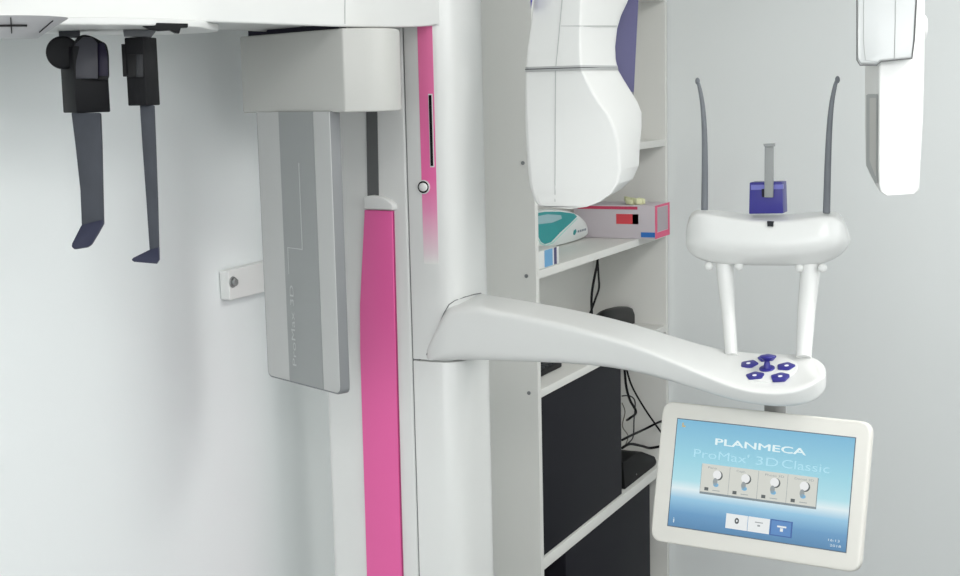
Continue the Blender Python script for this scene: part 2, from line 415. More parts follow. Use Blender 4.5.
# the two hanging posts with their bent feet
def hang(top, foot_, d, th, par, m=POST, lab=None):
    a = prism([P(x, y, d) for x, y in top], FW * th, .0015, 2)
    b_ = bev(loft([[P(x, y, dd) for x, y, dd in foot_], [P(x, y, dd) + FW * th for x, y, dd in foot_]]), .0018, 3)
    return build('ear_post', [(a, 0), (b_, 1)], [m, mat('foot_dark', (56, 58, 76), .5, var=.12, scale=50)], par, label=lab)
hang([(71, 112.5), (100, 112.5), (101.3, 144), (102.3, 190), (103, 222), (81.5, 226), (80, 190), (75, 144)],
     [(103.2, 219, D1 + .012), (103, 224, D1 + .012), (98, 233, D1), (91, 244.5, D1 - .015), (87, 247.3, D1 - .018), (74, 249.3, D1 - .018), (71, 246.5, D1 - .018), (72, 243, D1 - .016), (81, 225, D1 + .008)], D1 + .012, .008, clampL)
hang([(139.5, 105), (154, 105), (155.5, 144), (157.5, 200), (158.8, 252), (149.5, 252), (146, 200), (142, 144)],
     [(158.8, 247, D2 + .01), (159, 260, D2 + .004), (156.5, 263.8, D2 - .01), (134, 261.8, D2 - .02), (131.3, 260, D2 - .02), (133, 257.6, D2 - .018), (149.8, 249.5, D2 + .01)], D2 + .01, .006, clampR)
# secondary collimator housing and sensor panel
def fp(pxd, py, z): return [V((P(x, py, d).x, P(x, py, d).y, z)) for x, d in pxd]
zbot, ztp = 1.4745, 1.5925
hs = fp([(240.5, 2.19), (343.5, 1.985), (386, 1.995), (401, 2.05), (400, 2.2), (300, 2.26)], 75, 0)
hs = rndr(hs, [.006, .003, .04, .05, .02, .02], 6)
housing = build('sensor_housing', [bev(loft([upz(hs, zbot), upz(hs, ztp)]), .0025, 3, 50)], GREYB, unit)
hn = fp([(250, 2.185), (341, 2.02), (348, 2.12), (300, 2.25)], 75, 0)
build('housing_neck', [loft([upz(hn, ztp - .01), upz(hn, ZB + .02)])], DNAVY, housing)
pa, pb = P(255.5, 113, 2.166), P(329.5, 113, 2.012)
ex = V((pb.x - pa.x, pb.y - pa.y, 0)); wpan = ex.length; ex.normalize(); ez = V((ex.y, -ex.x, 0))
if ez.dot(Fh) > 0: ez = -ez
zb0 = 1.059; zt0 = zbot + .0015
def pp(u, z, o=0): return V((pa.x, pa.y, z)) + ex * u + ez * o
def panel_rect(u0, u1, z0, z1, r, o):
    return rndr([pp(u0, z0, o), pp(u1, z0, o), pp(u1, z1, o), pp(u0, z1, o)], [r, r, 0, 0], 6)
sensor = build('sensor_panel', [prism(panel_rect(0, wpan, zb0, zt0, .012, -.001), -ez * .018, .002)], GREYM, unit)
build('front_cover', [prism(panel_rect(.0035, wpan - .001, zb0 + .003, zt0, .01, 0), -ez * .0022, .0006, 1)], mat('sensor_cover', (190, 191, 190), .35, var=.01), sensor)
build('center_band', [prism(panel_rect(wpan * .33, wpan * .79, zb0 + .0035, zt0, 0, .0007), -ez * .0022)], mat('sensor_band', (152, 155, 155), .4, var=.01), sensor, label='darker grey band down the middle of the panel')
lm = mat('pale_print', (188, 191, 190), .5)
t1 = txt('ProMax 3D', pp(wpan * .44, 1.088, .0012), V((0, 0, 1)), -ex, .011, .125, lm, None)
line = [prism([pp(wpan * a, b_, .0011) for a, b_ in q], -ez * .0005) for q in (
    [(.38, 1.27), (.585, 1.27), (.585, 1.2712), (.38, 1.2712)], [(.578, 1.27), (.585, 1.27), (.585, 1.4), (.578, 1.4)], [(.38, 1.23), (.386, 1.23), (.386, 1.27), (.38, 1.27)])]
build('lettering', [t1] + line, lm, sensor, label='pale vertical lettering with a thin line above it')

# ---- tube head beyond the column
def headring(y, xl, xf, xr, dl, df, dr, zref=None):
    z = P(xf, y, df).z; xl -= 1.6
    pts = fp([(xl, dl), (xf, df), (xr, dr)], y, z)
    back = [pts[2] + V((-.055, .09, 0)), pts[0] + V((.02, .1, 0))]
    return rnd(pts + back, [.10, .05, .14, .2, .2], 4)
DL, DF, DR = 2.22, 2.17, 2.29
up_rows = [(-190, 541, 588, 668), (-120, 538, 587, 656), (-60, 536, 585, 646), (-20, 534, 583, 636), (0, 533, 581.5, 628), (12, 531.5, 581, 622.5), (26, 530, 580.5, 618.5), (45, 527, 580.5, 616.5), (58, 525.8, 581, 617), (66, 525.2, 582, 618.5)]
lo_rows = [(70, 525, 582.5, 619.5), (80, 524.8, 587, 625), (92, 524.5, 593, 632), (104, 524.3, 600.5, 639), (115, 524.3, 609, 643), (130, 524.6, 616, 643), (150, 525.5, 620, 641), (170, 527, 621, 640), (184, 528.5, 618, 634), (194, 531, 611, 623), (202, 534, 600, 609), (207, 538, 587, 594), (209, 546, 570, 576)]
def rows(rs): return [headring(y, a, b, c, DL, DF, DR) for y, a, b, c in rs]
seamp = []
def seamline(pts, off=.0006, r=.0007):
    out = []
    for x, y, d in pts: out.append(P(x, y, d))
    return tube(out, r, 6)
def dface(x, xl, xf): return DL + (DF - DL) * (x - xl) / (xf - xl)
def seamv(rs, x0, x1):
    n = len(rs); pts = []
    for i, (y, a, b, c) in enumerate(rs):
        if y < -60: continue
        x = x0 + (x1 - x0) * (y - rs[0][0]) / (rs[-1][0] - rs[0][0])
        pts.append((x, y, dface(x, a - 1.6, b) - .0006))
    return seamline(pts)
head = build('tube_head', [(loft(rows(up_rows)), 0), (seamv([r for r in up_rows if r[0] >= -20], 564, 556), 1),
    (seamline([(561, 26, dface(561, 530, 580.5)), (580, 26, DF + .0005), (600, 26, DF + .052), (617, 26, DR - .012)]), 1)], [WHITE2, SEAML], unit, sharp=16, label='white tube head with facetted right side, hanging from the rotating arm')
build('lower_tube_cover', [(loft(rows(lo_rows)), 0), (seamv([r for r in lo_rows if r[0] < 206], 555.5, 555), 1)], [WHITE2, SEAML], head, sharp=16)
rg = [headring(65.2, 524.6, 582.2, 619, DL - .004, DF - .004, DR - .002), headring(69.8, 524.4, 582.7, 619.8, DL - .004, DF - .004, DR - .002)]
rg2 = [headring(67.2, 524.2, 582.3, 619.3, DL - .0046, DF - .0046, DR - .002), headring(67.9, 524.2, 582.5, 619.5, DL - .0046, DF - .0046, DR - .002)]
build('trim_band', [(loft(rg), 0), (loft(rg2), 1)], [mat('trim_silver', (176, 178, 178), .35), CHAR], head)
pv = [(638.5, 1), (639, -20), (640, -40), (600, -40), (600, 92), (634, 92), (635.5, 60)]
build('blue_side_window', [prism([P(x, y, 2.335) for x, y in pv], FW * .03, .001)], mat('blue_violet', (84, 82, 124), .4), head)
build('window_foot', [prism([P(x, y, 2.333) for x, y in ((622, 92), (634, 92), (633, 99), (624, 99))], FW * .03)], GREYM, head)
for (x, y, d) in ((625, 174, 2.228),):
    build('screw', [cyl(P(x, y, d + .01), -FW, .0022, .014, 12)], GREYM, head)
# narrow blue detail at top left of the head
build('blue_inlay', [prism([P(x, y, 2.195) for x, y in ((529.5, -20), (533, -20), (532.3, 0), (530.8, 9))], away(532) * .02)], NAVY, head)

# ---- detector head at the right
def rows2(rs, df, dl, dr, db):
    out = []
    for y, a, b, c in rs:
        z = P(b, y, df).z
        pts = fp([(a, dl), (b, df), (c, dr)], y, z) + fp([(c - 2, db), (a + 4, db)], y, z)
        out.append(rnd(pts, [.04, .07, .06, .08, .08], 4))
    return out
det = build('detector_head', [loft(rows2([(-200, 868, 880, 925), (-60, 866.5, 880, 925), (60, 865, 879.3, 924.5), (120, 864.8, 879, 923), (165, 865.5, 878.6, 920.5), (176, 869, 878.6, 920), (186, 874, 879, 919.6), (192, 877.5, 880.5, 919), (195.5, 883, 886, 915)], 2.0, 2.075, 2.02, 2.12))], WHITE, unit, sharp=40, label='white slab detector head at the right end of the rotating arm')
def dlft(x): return 2.075 + (2.0 - 2.075) * (x - 865) / 14
build('detector_window', [(prism([P(x, y, dlft(x) - .005) for x, y in ((868.5, 94), (877.6, 94), (877.6, 183), (868.5, 165))], FW * .012), 0),
      (prism([P(x, y, dlft(x) - .0062) for x, y in ((870.3, 98), (876, 98), (876, 176), (870.3, 160))], FW * .004), 1)], [SEAML, GREYB], det)
GLOSS = mat('clear_grey_cover', (205, 208, 208), .2, coat=.5, var=.005)
cv = [(857.5, -90), (857.2, 58), (860, 64), (876.5, 64.5), (880, 61), (912, 58.5), (914.5, 40), (920.5, -90)]
cov = build('upper_shell', [(prism([P(x, y, 1.985) for x, y in cv], (away(880) + V((.04, 0, 0))) * .09, .004), 0),
     (tube([P(x, y, 1.985) for x, y in ((920, -60), (914.3, 40), (912, 58.3), (881, 61.5), (877, 65), (860, 65), (857, 60), (857, -2))], .0011, 8), 1),
     (tube([P(x, y, 1.9848) for x, y in ((896.5, -60), (895.5, 20), (894.5, 60))], .0007, 6), 2),
     (tube([P(x, y, 1.9848) for x, y in ((864.5, -60), (863.5, 40), (865.5, 60), (878, 62))], .0006, 6), 2)], [GLOSS, mat('shell_edge', (110, 112, 112), .4), SEAML], det)
build('hinge_boss', [cyl(P(915, 28, 2.07), RT, .02, .014, 28, .004)], WHITE2, det)

# ---- rotating arm joining both heads, above the frame
ac = (P(580, -150, 2.3) + P(890, -150, 2.05)) / 2
zarm = P(580, -190, 2.2).z - .01
pl_, pr_ = P(585, -190, 2.28), P(893, -190, 2.06)
dv = V((pr_.x - pl_.x, pr_.y - pl_.y, 0)); ln = dv.length; dv.normalize(); dn = V((-dv.y, dv.x, 0))
q0 = V((pl_.x, pl_.y, zarm)) - dv * .1; q1 = V((pr_.x, pr_.y, zarm)) + dv * .06
build('rotating_arm', [prism(rndr([q0 - dn * .07, q1 - dn * .07, q1 + dn * .07, q0 + dn * .07], .05), V((0, 0, .1)), .01)], WHITE, unit)
mid = (q0 + q1) / 2
bx0 = V((CXf, (CY0 + CY1) / 2, 0))
build('overhead_shelf', [cbox(CXf - .02, mid.x + .1, CY0 + .0, CY1 + .02, zarm + .14, zarm + .25, .012), cyl(V((mid.x, (CY0 + CY1) / 2 + .01, zarm + .09)), V((0, 0, 1)), .06, .06, 32)], WHITE, unit)

# ---- support arm with control panel: (picture column, top back, top front ridge, bottom, mid Y, half depth)
YA = 2.0
arm_rows = [(425, 354, 354.6, 359, 2.03, .006), (428.5, 344, 347, 361.5, 2.028, .014), (433.5, 331, 336, 362, 2.035, .028), (438.5, 320, 326, 362.2, 2.042, .04), (444.5, 306.5, 314, 362.5, 2.05, .052), (449, 301, 310, 362.6, 2.055, .057), (455, 297.8, 308.5, 362.8, 2.058, .06), (465, 294.5, 307, 363, 2.06, .062), (480, 292, 306, 363, 2.058, .06),
    (490, 295.6, 310, 361.8, 2.055, .058), (510, 298.4, 314, 362.6, 2.05, .055), (540, 303.5, 320, 363.4, 2.04, .052), (570, 309, 327, 364.5, 2.03, .052), (600, 315.5, 335, 367, 2.02, .053), (630, 323, 344, 371.5, 2.01, .055),
    (660, 332, 355, 379, 2.0, .058), (690, 341.5, 368, 388, 2.0, .062), (715, 348, 379, 396, 2.0, .066), (735, 350.6, 387, 402, 2.0, .07), (755, 351.2, 391.5, 406.5, 2.0, .072), (775, 351.2, 393, 409, 2.0, .072), (795, 352, 390.5, 408.8, 2.0, .069),
    (808, 353.5, 385, 406, 2.0, .062), (818, 358, 379, 401, 2.0, .05), (824, 364, 376, 394, 2.0, .036), (826.5, 370, 375, 387, 2.0, .016)]
def armring(r):
    x, yt, yf, yb, Y, hw = r
    if 484 < x < 740: yt -= 1.8; yb += 1.2
    tb = onY(x, yt, Y + hw); tf = onY(x, yf, Y - hw); bf = onY(x, yb, Y - hw * .8); bb = onY(x, yb, Y - hw * .8) + V((0, hw * 1.5, 0))
    bb.x = tb.x; 
    mf = (tf + bf) / 2 - V((0, hw * .06, 0))
    return rnd([tb, tf, bf, bb], [.12, .16, .28, .3], 5)
arm = build('support_arm', [loft([armring(r) for r in arm_rows])], WHITE, unit, sharp=80, subsurf=1)
def on_carriage(px, py):
    q = min(contour_between(px - 6, px + 6, 1.2, .0004), key=lambda e: abs(e[0] - px))
    z = 1.2
    for _ in range(4):
        cs = contour_between(px - 3, px + 3, z, .0004)
        q = min(cs, key=lambda e: abs(e[0] - px)); z = P(px, py, (q[1] - CAM).dot(FW)).z
    return V((q[1].x, q[1].y, z))
build('arm_joint_line', [tube([on_carriage(x, y) for x, y in ((426.5, 355), (429.5, 347), (434, 337), (439, 325.5), (444.5, 312.5), (449, 304.5), (455, 300.5), (464, 297.2), (473, 294.6), (481, 293.2))], .0009, 6)], SEAM, car)
p1, p2, p3 = onY(767, 351.2, 2.072), onY(767, 392.4, 1.928), onY(790, 351.6, 2.07)
pn = (p3 - p1).cross(p2 - p1).normalized()
if pn.z < 0: pn = -pn
pc0 = p1 + pn * .0032
e1 = (V((1, 0, 0)) - pn * pn.x).normalized(); e2 = pn.cross(e1)
if e2.y < 0: e2 = -e2
def onpanel(x, y): return onPl(x, y, pc0, pn)
cen = onpanel(767, 368.5)
build('panel_pad', [cyl(cen - pn * .004, pn, .044, .0036, 48, .0006)], WHITE, arm)
ICON = mat('white_icon', (240, 240, 246), .4)
for (bx_, by_) in ((767, 358), (749, 364.3), (786, 366.6), (755, 376), (780, 377)):
    c = onpanel(bx_, by_); rd = (c - cen); rd = (rd - pn * rd.dot(pn)).normalized(); td = pn.cross(rd)
    sh = [(-.0085, -.0105), (-.0145, .003), (0, .0125), (.0145, .003), (.0085, -.0105)]
    def poly(s, h): return rndr([c + td * (a * s) + rd * (b * s * 1.15) + pn * h for a, b in sh], .003 * s)
    build('push_button', [(prism(poly(1, -.003), pn * .0045, .0007, 2), 0), (cyl(c + pn * .001 + rd * .001, pn, .0032, .0009, 12), 1)], [NAVY, ICON], arm)
js = build('joystick', [cyl(cen - pn * .002, pn, .0115, .0035, 28, .001), cyl(cen, V((0, 0, 1)), .006, .014, 20, 0, .003), cyl(cen + V((0, 0, .011)), V((0, 0, 1)),   .004, .006, 24, 0, .0112), ball(cen + V((0, 0, .0175)), .0112, sz=V((0, 0, .28)))], NAVY, arm)

# ---- chin rest table on two legs
chin_rows = [(687, 236, 240, 246, 2.12, .01), (690, 215, 219, 254, 2.12, .03), (697, 208.5, 213, 260, 2.12, .042), (708, 208.6, 213.5, 264.5, 2.12, .047), (722, 210, 216, 266.5, 2.12, .049), (740, 212, 219.5, 267.5, 2.12, .05), (767, 213.5, 222, 268, 2.12, .051),
    (795, 213.2, 220.5, 268, 2.12, .05), (812, 211.8, 217.5, 267.5, 2.12, .048), (828, 210.5, 215.5, 265, 2.12, .044), (839, 211, 216.5, 259, 2.12, .038), (846, 217, 222, 252, 2.12, .028), (850, 236, 239, 244, 2.12, .01)]
def chinring(r):
    x, yt, yf, yb, Y, hw = r
    x -= 1.8; yb -= 1.5
    c = onY(x, (yt + yb) / 2, Y)
    tb = onY(x, yt, Y + hw * .8); tf = onY(x, yf, Y - hw * .85); mf = onY(x, yf * .35 + yb * .65, Y - hw * 1.1); bf = onY(x, yb, Y - hw * .45); bb = bf + V((0, hw * 1.1, 0)); mb = mf + V((0, hw * 2.1, 0))
    return rnd([tb, tf, mf, bf, bb, mb], [.1, .14, .4, .22, .4, .4], 4)
chin = build('chin_rest_table', [loft([chinring(r) for r in chin_rows])], WHITE, unit, sharp=80, subsurf=1)
for pts, rs in (([(724.5, 258), (725.5, 280), (728, 310), (731.5, 356)], (.0145, .0125, .0105, .0095)), ([(811, 258), (809.5, 280), (806.5, 310), (803.5, 358)], (.0155, .0145, .0135, .0115))):
    Ys = (2.115, 2.11, 2.09, 2.045)
    build('leg', [tube([onY(x, y, Y) for (x, y), Y in zip(pts, Ys)], list(rs), 20)], WHITE, chin)
for xa, y in ((709, 268), (739.5, 268), (799.5, 270), (822.5, 270)):
    build('leg_clip', [ball(onY(xa, y - 2, 2.1), .0068)], WHITE2, chin)
mk = onY(770, 223.5, 2.0735)
mkr = [onY(767, 221.3, 2.077), onY(773.5, 221.6, 2.077), onY(773, 226.6, 2.072), onY(767.4, 226.3, 2.072)]
build('painted_hole', [prism(mkr, V((0, .012, 0)))], CHAR, chin)  # charcoal block standing in for a small hole, its shade put into the colour
sup = build('chin_support', [(prism(face([(749.5, 182.5), (782, 182), (783, 213.5), (748.8, 214)], 2.112), yv * .03, .0015), 0),
    (prism(face([(751, 185), (783, 184.5), (783, 189), (751, 190)], 2.111), yv * .005), 1),
    (prism(face([(761.5, 189), (773.5, 189), (773, 197), (762, 197)], 2.1105), yv * .005), 2)], [NAVY, mat('navy_light', (112, 114, 190), .35), DNAVY], chin, label='navy blue plastic block standing on the chin rest')
build('bite_post', [prism(face([(764.5, 144.5), (773, 144), (772.8, 197.5), (764.2, 197.5)], 2.104), yv * .006, .001), prism(face([(763, 144), (773.5, 143.6), (773.3, 147), (764.3, 147)], 2.100), yv * .012, .001)], mat('post_grey', (150, 153, 153), .4), chin)
tl = [(697.5, 80.5), (699.5, 88), (702.5, 105), (704.3, 130), (704.8, 165), (704.5, 210)]
tr_ = [(837.5, 79), (835, 86), (831.5, 105), (829.3, 130), (827.8, 165), (826.5, 213)]
for pts in (tl, tr_):
    w3 = spline([onY(x, y, 2.12) for x, y in pts], 6); n = len(w3)
    rad = [.002 + .0036 * (i / (n - 1)) ** .8 for i in range(n)]
    sgn = -1 if pts is tl else 1
    build('temple_support', [tube(w3, rad, 12, (1, .7), V((1, 0, 0))), ball(w3[0] + V((0, 0, -.001)), .0048, V((.75, 0, 0)), V((0, .8, 0)), V((0, 0, 1.15)))], mat('temple_grey', (112, 116, 122), .38, var=.06, scale=40), chin)

# ---- touch screen
SC = V((0, 0, 0)); ta = math.radians(14)
SY = 1.975
sc_c = onY(763, 486.5, SY)
sb = math.radians(6); sx = V((math.cos(sb), -math.sin(sb), 0)); sy = (V((0, 0, 1)) * math.cos(ta) + V((math.sin(sb), math.cos(sb), 0)) * math.sin(ta)); sn = sx.cross(sy)      # sn points towards the viewer
if sn.y > 0: sn = -sn
def onscr(x, y, o=0): return onPl(x, y, sc_c + sn * o, sn)
cor = [onscr(661.5, 400), onscr(872, 427), onscr(867, 572), onscr(651, 544.5)]
uu = [(p - sc_c).dot(sx) for p in cor]; vv = [(p - sc_c).dot(sy) for p in cor]
sL, sR = (uu[0] + uu[3]) / 2, (uu[1] + uu[2]) / 2; sT, sBt = (vv[0] + vv[1]) / 2 + .003, (vv[2] + vv[3]) / 2 + .001; sR -= .006
def sp(u, v, o=0): return sc_c + sx * u + sy * v + sn * o
def srect(l, r, b, t, o, rad=0):
    q = [sp(l, b, o), sp(r, b, o), sp(r, t, o), sp(l, t, o)]
    return rndr(q, rad, 6) if rad else q
ts = build('touch_screen', [prism(srect(sL, sR, sBt, sT, 0, .019), -sn * .019, .0035)], OFFW, unit, label='tablet-like touch screen with a cream white frame')
dcor = [onscr(676.3, 419.6, .001), onscr(853.3, 437, .001), onscr(851.6, 550.8, .001), onscr(669, 527.5, .001)]
uu = [(p - sc_c).dot(sx) for p in dcor]; vv = [(p - sc_c).dot(sy) for p in dcor]
dL, dR = (uu[0] + uu[3]) / 2, (uu[1] + uu[2]) / 2; dT, dB = (vv[0] + vv[1]) / 2, (vv[2] + vv[3]) / 2; dR -= .003
def du(u): return dL + (dR - dL) * u
def dv_(v): return dT + (dB - dT) * v
zl = (dT - dB) / 2 * math.cos(ta)
scrm = ramp('screen_image', 2, -zl, zl, [(0, (84, 134, 176)), (.14, (104, 156, 198)), (.27, (150, 200, 228)), (.36, (226, 242, 246)), (.44, (178, 226, 236)), (.64, (156, 214, 230)), (1, (124, 186, 218))], emit=.9, rough=.25)
build('display', [prism(srect(dL, dR, dB, dT, .0006), -sn * .002)], scrm, ts, label='lit blue and white display showing the start menu')
build('display_edge', [prism(srect(dL - .0014, dR + .0014, dB - .0014, dT + .0014, .0003), -sn * .002)], mat('display_edge', (96, 110, 122), .4), ts)
G_ = {}
def gl(rgb, s=.9):
    k = (rgb, s)
    if k not in G_: G_[k] = glow('screen_ink', rgb, s)
    return G_[k]
def srec(u0, u1, v0, v1, o): return prism(srect(du(u0), du(u1), dv_(v1), dv_(v0), o), -sn * .0002)
def stext(s, u0, u1, vbase, hv, o, bold=0): return txt(s, sp(du(u0), dv_(vbase), o), sx, sy, hv * (dT - dB), (u1 - u0) * (dR - dL), None, None, bold=bold, depth=0)
build('screen_lettering', [*[stext('PLANMECA', .235 + q_, .745 + q_, .2 + q_ * .6, .062, .001 + q_ * .01) for q_ in (-.002, 0, .002)]], gl((226, 244, 246), .95), ts)
build('screen_lettering', [stext('ProMax', .115, .42, .335, .08, .001, -.006), stext("'", .425, .435, .335, .08, .001), stext('3D', .475, .60, .335, .08, .001, -.006), stext('Classic', .62, .88, .335, .08, .001, -.006)], gl((176, 226, 242), .95), ts)
tiles = [(srec(.168, .826, .39, .665, .0008), 1)]
for k in range(4): tiles.append((srec(.17 + .1635 * k, .17 + .1635 * (k + 1) - .002, .385, .645, .001), 0))
build('menu_tiles', tiles, [gl((214, 216, 208)), gl((128, 140, 146))], ts)
heads = []
for k in range(4):
    u = .262 + .1635 * k; c = sp(du(u), dv_(.49), .0014)
    def disc(cu, cvv, ru, rv, o, n=18):
        return prism([sp(du(u + cu) + ru * math.cos(6.2832 * i / n), dv_(.5 + cvv) + rv * math.sin(6.2832 * i / n), o) for i in range(n)], -sn * .0002)
    heads += [(disc(.006, -.02, .0072, .0072, .0012), 2), (disc(0, -.025, .0066, .0066, .0014), 0), (disc(-.008, .04, .0036, .0056, .0015), 1), (disc(-.002, .068, .0042, .003, .0015), 3), (srec(u - .02, u + .022, .618, .624, .0013), 1),
              (srec(u - .067, u - .044, .60, .63, .0013), 2)]
    wd = (.05, .05, .105, .105)[k]
    heads.append((stext(('Pano', 'Ceph', 'Photo 3D', 'Dental 3D')[k], u - .055 + .0, u - .055 + wd, .425, .02, .0014), 1))
IC = [gl((238, 240, 240)), gl((150, 158, 160)), gl((86, 92, 92)), gl((120, 178, 214))]
for k in range(4): build('menu_icon', heads[k * 7:k * 7 + 7], IC, ts)
build('menu_buttons', [(srec(.335, .458, .81, .945, .001), 0), (srec(.461, .582, .81, .945, .001), 0), (srec(.585, .708, .805, .95, .001), 1), (srec(.592, .70, .815, .94, .0012), 2),
    (stext('o', .385, .41, .89, .05, .0013, .04), 3), (srec(.50, .545, .85, .858, .0013), 4), (srec(.515, .53, .875, .89, .0013), 4), (srec(.625, .675, .855, .87, .0014), 0), (srec(.642, .658, .875, .905, .0014), 0)],
    [gl((236, 240, 240)), gl((58, 100, 164)), gl((88, 138, 196)), gl((60, 66, 70)), gl((150, 156, 158))], ts)
build('corner_icon', [(srec(.03, .05, .055, .07, .001)), (srec(.03, .038, .03, .07, .001))], gl((196, 178, 130)), ts)
build('info_mark', [stext('i', .028, .036, .965, .05, .001)], gl((214, 230, 238)), ts)
build('clock_text', [stext('16:13', .905, .965, .925, .022, .001)], gl((214, 230, 238)), ts)
build('date_text', [stext('2018', .915, .975, .97, .022, .001)], gl((214, 230, 238)), ts)
mt_ = V((sc_c.x, SY + .03, 0))
build('screen_mount', [tube([V((sc_c.x, 2.045, onY(770, 404, 1.95).z + .01)), V((sc_c.x, 2.05, sc_c.z + .06)), sc_c - sn * .03], [.016, .016, .016], 18)], mat('mount_grey', (150, 150, 148), .5), unit)

# ------------------------------------------------------------------ things on the shelves
# glove box
gx0, gx1 = onY(655, 225, 3.28).x - .245, None
GY = onX(655, 225, XS + .045).y
XG = XS + .045
zb_ = S1 + .0005
gtop = onX(650, 200.5, XG).z
gy1 = min(YR - T - .004, onX(669.5, 222, XG).y)
a = V((XG, GY, zb_)); 
gh = max(.05, onX(654.5, 206, XG).z - zb_)
GL = .22
glove = build('glove_box', [(cbox(XG - GL, XG, GY, gy1, zb_, zb_ + gh, .001), 0)], [mat('box_grey_card', (206, 198, 204), .55, var=.02)])
tag(glove, 'grey white glove carton with pink edged end, on the shelf right of the teal pack', 'box')
WLg = glove
def gdecal(name, pieces, m, lab=None): return build(name, pieces, m, glove, label=lab)
def gx(f): return XG - GL * f           # f from the near right end
def gface(f0, f1, h0, h1, o=.0006): return prism([V((gx(f0), GY - o, zb_ + gh * h0)), V((gx(f1), GY - o, zb_ + gh * h0)), V((gx(f1), GY - o, zb_ + gh * h1)), V((gx(f0), GY - o, zb_ + gh * h1))], yv * .0004)
gdecal('front_print', [(gface(.21, .95, .88, .97), 0), (gface(.2, .47, .44, .74), 1), (gface(.2, .27, .44, .74), 2), (gface(.0, .17, .05, .2), 3)],
       [mat('print_rose', (204, 68, 100), .5), mat('print_red', (222, 74, 84), .5), mat('print_dark', (74, 70, 84), .5), mat('print_blue', (46, 116, 196), .5)])
def gend(a0, a1, h0, h1): 
    y = lambda t: GY + (gy1 - GY) * t
    return prism([V((XG + .0006, y(a0), zb_ + gh * h0)), V((XG + .0006, y(a1), zb_ + gh * h0)), V((XG + .0006, y(a1), zb_ + gh * h1)), V((XG + .0006, y(a0), zb_ + gh * h1))], V((-.0004, 0, 0)))
gdecal('end_print', [(gend(0, 1, 0, .18), 0), (gend(0, .14, .18, 1), 0), (gend(.88, 1, .18, 1), 0), (gend(.14, .88, .93, 1), 0), (gend(.16, .86, .2, .92), 1)], [mat('print_pink', (216, 84, 124), .5), mat('end_grey', (168, 160, 166), .5)], 'pink outlined end of the carton')
# crumpled yellow-green wrapper on top
tw = []
cw = V((XG - .07, GY + .05, zb_ + gh))
for k in range(5):
    a_ = random.random() * 3; tw.append(bev(box(cw + V((random.uniform(-.018, .018), random.uniform(-.02, .02), .008)), V((math.cos(a_), math.sin(a_), random.uniform(-.3, .3))) * .016, V((-math.sin(a_), math.cos(a_), .2)) * .010, V((0, 0, .007))), .003, 2))
wr = build('paper_wrapper', tw, mat('wrapper_lime', (214, 216, 176), .6, var=.2, scale=60)); tag(wr, 'small crumpled pale yellow green wrapper on top of the grey glove carton', 'wrapper')
# teal and white wipes pack: soft wedge, pointed to the right
def xz(x, y, X): return onX(x, y, X)
XT = onZ(556, 245, S1).x + .022
def sh1(x, y, o=0): return onX(x, y, XT + o)
outl = [(532, 209), (545, 206.5), (562, 206.8), (573, 209), (582, 214), (588, 221), (590, 228), (588.5, 233), (580, 237.5), (565, 242), (550, 245), (532, 247)]
def pack_ring(s, X, dy=0):
    c = V((0, 0, 0)); q = [onX(x, y, X) for x, y in outl]
    for p in q: c += p / len(q)
    return [c + (p - c) * s for p in q]
wz = [ (1.0, 0), (.99, .012), (.93, .022), (.80, .028), (.5, .031) ]
base_pts = [onX(x, y, XT) for x, y in outl]; zmin = min(p.z for p in base_pts)
shift = V((0, 0, S1 + .001 - zmin))
def prow(s, o): 
    c = sum((p for p in base_pts), V()) / len(base_pts)
    q = [c + (p - c) * s + V((o, 0, 0)) + shift for p in base_pts]
    return [V((p.x, p.y, max(p.z, S1 + .001))) for p in spline(q + [q[0]], 3)[:-1]]
pk_m = mat('pack_white', (226, 232, 230), .35, coat=.2)
pack = build('wipes_pack', [loft([prow(.8, -.048), prow(.97, -.042), prow(1, -.03), prow(1, -.012), prow(.96, -.003), prow(.88, 0)])], pk_m, sharp=60)
tag(pack, 'teal and white soft wipes pack with a rounded tip at the left of the shelf', 'pack')
TEAL = mat('teal_print', (12, 148, 150), .35, var=.06, scale=20)
def on_pack(pts, o=.0008): return prism([onX(x, y, XT + o) + shift for x, y in pts], V((-.002, 0, 0)))
build('teal_print', [(on_pack([(534, 211), (545, 209), (560, 209), (574, 211), (577, 214), (570, 221), (560, 230), (551, 239.5), (545, 241.5), (541, 239), (538, 233), (534, 231)]), 0),
    (on_pack([(534, 214), (548, 211.5), (561, 212.5), (562, 216), (552, 220), (534, 222)], .0012), 1),
    (tube([onX(x, y, XT + .0012) + shift for x, y in ((534, 232), (538, 236), (541, 241), (546, 243), (553, 240), (565, 228), (577, 216))], .0011, 6), 2)],
    [TEAL, mat('pale_teal', (150, 186, 192), .4), mat('mint_edge', (170, 222, 216), .4)], pack, label='teal printed area on the pack')
build('small_print', [(on_pack([(574, 228), (576, 226.5), (576.5, 229), (575, 232.5), (573.5, 232)], .001), 0)] + [(on_pack([(578 + 2.2 * k, 228 - .6 * k), (579.4 + 2.2 * k, 227.6 - .6 * k), (579.4 + 2.2 * k, 229.6 - .6 * k), (578 + 2.2 * k, 230 - .6 * k)], .001), 1) for k in range(4)], [TEAL, mat('print_grey', (130, 140, 150), .5)], pack)
